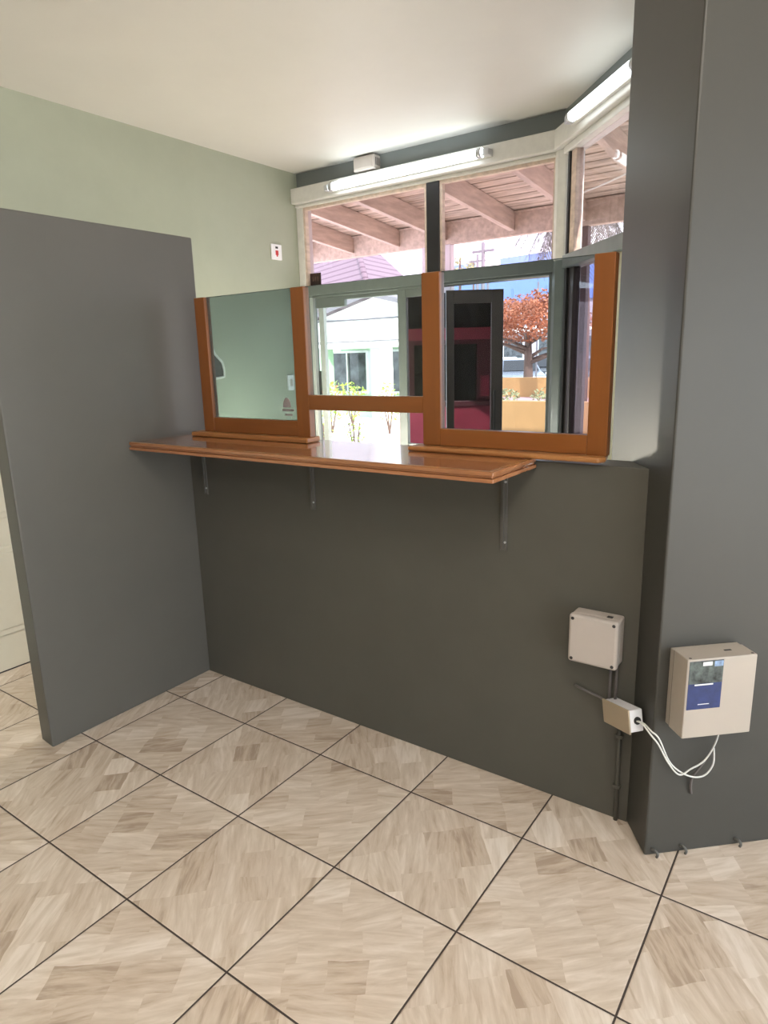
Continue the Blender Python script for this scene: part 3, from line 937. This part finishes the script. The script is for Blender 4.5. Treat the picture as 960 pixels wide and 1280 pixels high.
MB().tube([kf, ap], .09, 8).build('hip_cap', M['roof'], t)
MB().prism([(kf.x - .2, kf.y + 1.2), (Rc.x - 1.2, Rc.y), (bk.x, bk.y - 1.2), (Lc.x + 1.2, Lc.y)], G0, kf.z).build('walls', M['gable'], t)

# ---------------------------------------------------------------- planted walls and terrace
t = tag(MB().box(-1.75, 3.0, 6.0, 6.18, G0, .918).build('garden_wall', M['yellow']), 'low ochre wall nearest the window, right of the casement', 'wall')
struct('terrace', MB().box(-3.0, 3.0, 6.18, 9.0, G0, .775), M['pinkpave'])
t = tag(MB().box(-3.1, 3.4, 9.0, 9.2, G0, 1.105).build('garden_wall', M['yellow']), 'ochre wall behind the pink terrace, below the parked cars', 'wall')
mb = MB()
q0, q1 = at(628, 476, 1, 9.6), at(700, 470, 1, 9.6)
t = thing('guard_rail', (q0.x, 9.6, G0), 'dark guard rail along the street behind the ochre wall', 'rail')
MB().box(q0.x - 1, q1.x + 4, 9.58, 9.63, q0.z - .02, q0.z + .05).build('rail', M['conduit'], t)
for k in range(6):
    x = q0.x - .8 + k * 1.2
    MB().box(x - .03, x + .03, 9.58, 9.63, G0, q0.z - .02).build('upright', M['conduit'], t)

# leaves
def leaves(mb, c, rad, n, size, flat=.0):
    c = Vector(c)
    for _ in range(n):
        while True:
            q = Vector((rnd.uniform(-1, 1), rnd.uniform(-1, 1), rnd.uniform(-1, 1)))
            if .25 < q.length < 1:
                break
        p = c + Vector((q.x * rad[0], q.y * rad[1], q.z * rad[2]))
        a = Vector((rnd.uniform(-1, 1), rnd.uniform(-1, 1), rnd.uniform(-.6, .9))).normalized()
        b = a.cross(Vector((rnd.uniform(-1, 1), rnd.uniform(-1, 1), rnd.uniform(-1, 1)))).normalized()
        n_ = a.cross(b)
        s = size * rnd.uniform(.6, 1.3)
        v = [p - a * s, p - b * s * .45 + n_ * s * .12, p + a * s, p + b * s * .45 + n_ * s * .12]
        mb.faces(v, [(0, 1, 2), (0, 2, 3)])
    return mb


def bush(pos, r, h, label, flowers=0, mt='leaf_green'):
    t = thing('flowering_bush' if flowers else 'garden_bush', pos, label, 'bush', 'bushes in front of the gabled building')
    st = MB()
    for k in range(5):
        a = k * 1.26
        st.tube([pos, Vector(pos) + Vector((math.cos(a) * r * .5, math.sin(a) * r * .5, h * .8))], [.02, .008], 5)
    st.build('stems', M['bark'], t)
    leaves(MB(), Vector(pos) + Vector((0, 0, h * .62)), (r, r, h * .42), int(150), r * .16).build('foliage', M[mt], t, normals=False)
    if flowers:
        leaves(MB(), Vector(pos) + Vector((r * .3, -r * .4, h * .72)), (r * .8, r * .6, h * .28), flowers, r * .13).build('flowers', M['flower'], t, normals=False)['kind'] = 'stuff'
for u, v, Y, r, zt, lab, fl_ in ((414, 497, 9.5, .42, 478, 'bush with orange flowers before the dark porch window', 40),
                                 (440, 497, 10.9, .40, 478, 'green bush before the right edge of the dark porch window', 0),
                                 (486, 497, 9.8, .30, 480, 'green bush before the porch pillar beside the gap', 0),
                                 (397, 497, 9.9, .25, 484, 'small green bush at the foot of the slim mint pillar', 0)):
    p = at(u, v, 1, Y)
    top = at(u, zt, 1, Y).z
    bush((p.x, Y, G0), r, top - G0, lab, fl_)
for u, v, Y, r, zt, lab in ((406, 540, 6.2, .14, 518, 'low green plant on the pale ground seen through the pass-through gap, smaller one'),
                            (444, 543, 6.0, .18, 515, 'leafy green plant on the pale ground in the middle of the pass-through gap')):
    p = at(u, v, 1, Y)
    top = at(u, zt, 1, Y).z
    bush((p.x, Y, G0), r, top - G0, lab)
# planting on the terrace
for u, Y, r, lab in ((634, 7.2, .20, 'dry yellowish shrub on the pink terrace beside the casement'), (684, 7.6, .28, 'dry yellowish shrub on the pink terrace by the corner post')):
    p = at(u, 500, 1, Y)
    t = thing('terrace_shrub', (p.x, Y, .775), lab, 'shrub', 'shrubs on the pink terrace')
    MB().tube([(p.x, Y, .775), (p.x, Y, .92)], .015, 6).build('stem', M['bark'], t)
    leaves(MB(), (p.x, Y, .91), (r, r, .12), 120, .035).build('foliage', M['leaf_olive'], t, normals=False)

# rust-red almond tree
TY_ = 11.5
p = at(659, 476, 1, TY_)
t = thing('almond_tree', (p.x, TY_, G0), 'broad tree with rust-red leaves beside the parked cars', 'tree')
zt = at(660, 358, 1, TY_).z
zl = at(660, 432, 1, TY_).z
tk = MB().tube([(p.x, TY_, G0), (p.x + .02, TY_, zl - .6), (p.x, TY_, zl + .25)], [.13, .10, .06], 10)
for k in range(9):
    a = k * .72
    z = zl - .22 + .05 * k
    tk.tube([(p.x, TY_, z - .15), (p.x + math.cos(a) * .6, TY_ + math.sin(a) * .6, z + .05), (p.x + math.cos(a) * 1.1, TY_ + math.sin(a) * 1.1, z + .1)], [.045, .025, .012], 6)
tk.build('trunk', M['bark'], t)
cr = MB()
for k in range(46):
    a = k * 2.4
    rr = .15 + .95 * math.sqrt((k + .5) / 46)
    z = rnd.uniform(zl + .15, zt - .12 - .25 * (rr / 1.1) ** 2)
    leaves(cr, (p.x + math.cos(a) * rr, TY_ + math.sin(a) * rr, z), (.32, .32, .17), 190, .040)
cr.build('foliage', M['leaf_red'], t, normals=False)

# palm tree: fronds show either side of the corner post
p = at(727, 400, 1, 8.0)
ctop = at(727, 268, 1, 8.0)
t = thing('palm_tree', (p.x, 8.0, .775), 'palm tree with drooping fronds behind the corner post', 'palm')
MB().tube([(p.x, 8.0, .775), (p.x + .02, 8.0, 2.0), (ctop.x, 8.0, ctop.z)], [.13, .10, .09], 12).build('trunk', M['bark'], t)
for k in range(18):
    a = k * 2 * math.pi / 18 + .1
    fr = MB()
    ln = rnd.uniform(.9, 1.2)
    dr = rnd.uniform(.55, 1.0)
    pts = []
    for j in range(9):
        u = j / 8
        pts.append(Vector((ctop.x + math.cos(a) * ln * u * .8, 8.0 + math.sin(a) * ln * u * .8, ctop.z + .28 * math.sin(u * 2.2) - dr * u * u)))
    fr.tube(pts, [.014 - .0012 * j for j in range(9)], 5)
    side = Vector((-math.sin(a), math.cos(a), 0))
    for j in range(1, 9):
        for hlf in (.1, .35, .6, .85):
            q = pts[j - 1].lerp(pts[j], hlf)
            tdir = (pts[j] - pts[j - 1]).normalized()
            for s in (1, -1):
                l = .34 * (1 - .5 * abs(j / 8 - .45))
                tip = q + side * s * l * .65 + tdir * l * .75 - UZ * l * .15
                wv = tdir * .017
                fr.faces([q - wv, q + wv, tip + wv * .3, tip - wv * .3 - UZ * .003], [(0, 1, 2), (0, 2, 3)])
    fr.build('frond', M['leaf_palm'], t, normals=False)

# blue building, dome, poles, olive trees
YBL = 66
p0, p1 = at(540, 336, 1, YBL), at(800, 297, 1, YBL)
zb0 = at(690, 376, 1, YBL).z
t = thing('blue_building', ((p0.x + p1.x) / 2, YBL, G0), 'long blue clad building beyond the rust-red tree', 'building')
MB().extrude([(p0.x, YBL, zb0), (p1.x, YBL, zb0), tuple(p1), tuple(p0)], (0, 3, 0)).build('cladding', M['bluewall'], t)
MB().box(p0.x, p1.x, YBL + .2, YBL + 3, G0, zb0).build('lower_wall', M['lowwall'], t)
for u in (575, 640, 682, 742):
    q = at(u, 360, 1, YBL - .1)
    MB().box(q.x - .05, q.x + .05, YBL - .07, YBL, zb0, zb0 + 1.5).build('seam', M['bluewall'], t)
q = at(610, 330, 1, 30)
t = thing('white_dome', (q.x, 30, G0), 'white rounded canopy top against the blue building', 'canopy')
MB().ball((q.x, 30, q.z + .02), .62, 1, 1, .75, 3).build('canopy', M['dome'], t)
MB().tube([(q.x, 30, G0), (q.x, 30, q.z - .2)], .06, 8).build('pole', M['pole'], t)
for u, vt, yp, lab in ((604, 303, 22, 'taller grey utility pole left of the white canopy'), (597, 318, 29, 'shorter grey utility pole beside the taller one'), (673, 352, 20, 'thin grey pole in front of the blue wall above the rust-red tree')):
    q = at(u, vt, 1, yp)
    t = thing('utility_pole', (q.x, yp, G0), lab, 'pole', 'utility poles in the street')
    MB().tube([(q.x, yp, G0), (q.x, yp, q.z)], [.10, .07] if u < 650 else [.03, .03], 8).build('pole', M['pole'], t)
    if u < 650:
        MB().box(q.x - .45, q.x + .45, yp - .05, yp + .05, q.z - .35, q.z - .27).build('crossarm', M['pole'], t)
for u, vt, vb, yt, lab in ((575, 318, 352, 24, 'olive-green tree crown beside the black window bar'), (592, 324, 350, 33, 'smaller olive-green tree crown next to the utility poles')):
    q, qb = at(u, vt, 1, yt), at(u, vb, 1, yt)
    t = thing('olive_tree', (q.x, yt, G0), lab, 'tree', 'olive-green trees by the utility poles')
    MB().tube([(q.x, yt, G0), (q.x, yt, q.z - .2)], [.12, .04], 8).build('trunk', M['bark'], t)
    cr = MB()
    for k in range(8):
        leaves(cr, (q.x + rnd.uniform(-.4, .4), yt + rnd.uniform(-.4, .4), rnd.uniform(qb.z, q.z - .1)), (.4, .4, .16), 50, .08)
    cr.build('foliage', M['leaf_olive'], t, normals=False)
# low pale building behind the cars
q0, q1 = at(618, 412, 1, 56), at(800, 402, 1, 56)
t = thing('low_building', (q0.x + 4, 56, G0), 'low pale building with a flat lilac roof behind the cars', 'building')
MB().box(q0.x, q1.x, 56.3, 59, G0, q0.z - .35).build('wall', M['lowwall'], t)
MB().box(q0.x - .3, q1.x, 55.6, 59.2, q0.z - .35, q0.z + .1).build('roof', M['gable'], t, .02)
for k in range(5):
    x = q0.x + .8 + k * 3.4
    wf = MB().box(x, x + 2.0, 56.22, 56.3, 1.0, q0.z - .8).build('window', M['lightalu'], t)
    MB().box(x + .08, x + 1.92, 56.2, 56.22, 1.08, q0.z - .88).build('pane', M['darkglass'], wf)


# ---------------------------------------------------------------- parked cars
def car(loc, rz, paint, label):
    t = thing('car', loc, label, 'car', 'parked cars beyond the ochre walls')
    mt = Matrix.Translation(Vector(loc)) @ Matrix.Rotation(rz, 4, 'Z')
    def X(pts):
        return [mt @ Vector(p) for p in pts]
    Wd = .84
    arches = []
    def arch(cx):
        return [(cx + .36 * math.cos(a), .30 + .36 * math.sin(a)) for a in [math.pi * (1 - i / 8) for i in range(9)]]
    low = [(-2.05, .32)] + arch(-1.28) + arch(1.28) + [(2.08, .32), (2.12, .55), (2.02, .80), (1.1, .93), (-1.75, .97), (-2.08, .85), (-2.12, .5)]
    b = MB()
    b.extrude(X([(x, -Wd, z) for x, z in low]), mt.to_3x3() @ Vector((0, 2 * Wd, 0)))
    b.build('body', M[paint], t, .05, 2)
    cab = [(-1.75, .95), (1.1, .92), (.45, 1.38), (-.2, 1.46), (-1.2, 1.42)]
    n = len(cab)
    def taper(s, k):
        return [(x, s * (Wd - .03 - .20 * max(0, (z - .95) / .5)) * k, z) for x, z in cab]
    v = X(taper(-1, 1) + taper(1, 1))
    c_ = MB().faces(v, [tuple(range(n)), tuple(range(2 * n - 1, n - 1, -1))] + [(i, n + i, n + (i + 1) % n, (i + 1) % n) for i in range(n)])
    c_.build('cabin', M[paint], t, .03, 2)
    gl = MB()
    # windscreen, rear window, side windows stand a few millimetres proud of the cabin
    gl.faces(X([(1.075, -.70, .965), (1.075, .70, .965), (.50, .60, 1.365), (.50, -.60, 1.365)]), [(0, 1, 2, 3)])
    gl.faces(X([(-1.74, -.68, 1.0), (-1.74, .68, 1.0), (-1.26, .60, 1.395), (-1.26, -.60, 1.395)]), [(3, 2, 1, 0)])
    for s in (-1, 1):
        gl.faces(X([(-1.45, s * .80, 1.0), (.85, s * .80, 1.0), (.40, s * .655, 1.35), (-.2, s * .635, 1.40), (-1.15, s * .65, 1.37)]), [(0, 1, 2, 3, 4)])
    g = gl.build('windows', M['blackglass'], t, normals=False)
    sm = g.modifiers.new('solid', 'SOLIDIFY')
    sm.thickness = .02
    sm.offset = 0
    for cx in (-1.28, 1.28):
        for s in (-1, 1):
            p0, p1 = X([(cx, s * (Wd - .2), .30), (cx, s * (Wd + .01), .30)])
            wh = MB().tube([p0, p1], .31, 18).build('wheel', M['tyre'], t)
            p2, p3 = X([(cx, s * (Wd + .01), .30), (cx, s * (Wd + .02), .30)])
            MB().tube([p2, p3], .19, 14).build('hub', M['chrome'], wh)
    for s in (-1, 1):
        ctr = X([(2.04, s * .62, .68)])[0]
        MB().ball(ctr, .11, 1, 1, .7, 2).build('headlamp', M['lamp'], t)
    pl = X([(2.10, -.27, .38), (2.10, .27, .38), (2.10, .27, .50), (2.10, -.27, .50)])
    MB().extrude(pl, mt.to_3x3() @ Vector((.03, 0, 0))).build('number_plate', M['print_white'], t)
    return t
for u, Y, rz, paint, lab in ((646, 24, -1.0, 'car_grey', 'blue-grey car parked left of the tree trunk'),
                             (677, 31, -1.35, 'car_dark', 'dark car parked right of the tree trunk'),
                             (693, 38, -.6, 'car_white', 'white car half hidden by the corner post'),
                             (633, 36, -1.0, 'car_white', 'white car beside the casement edge'),
                             (728, 25, -1.2, 'car_dark', 'dark car seen through the slanted window')):
    q = at(u, 470, 1, Y)
    car((q.x, Y, G0), rz, paint, lab)
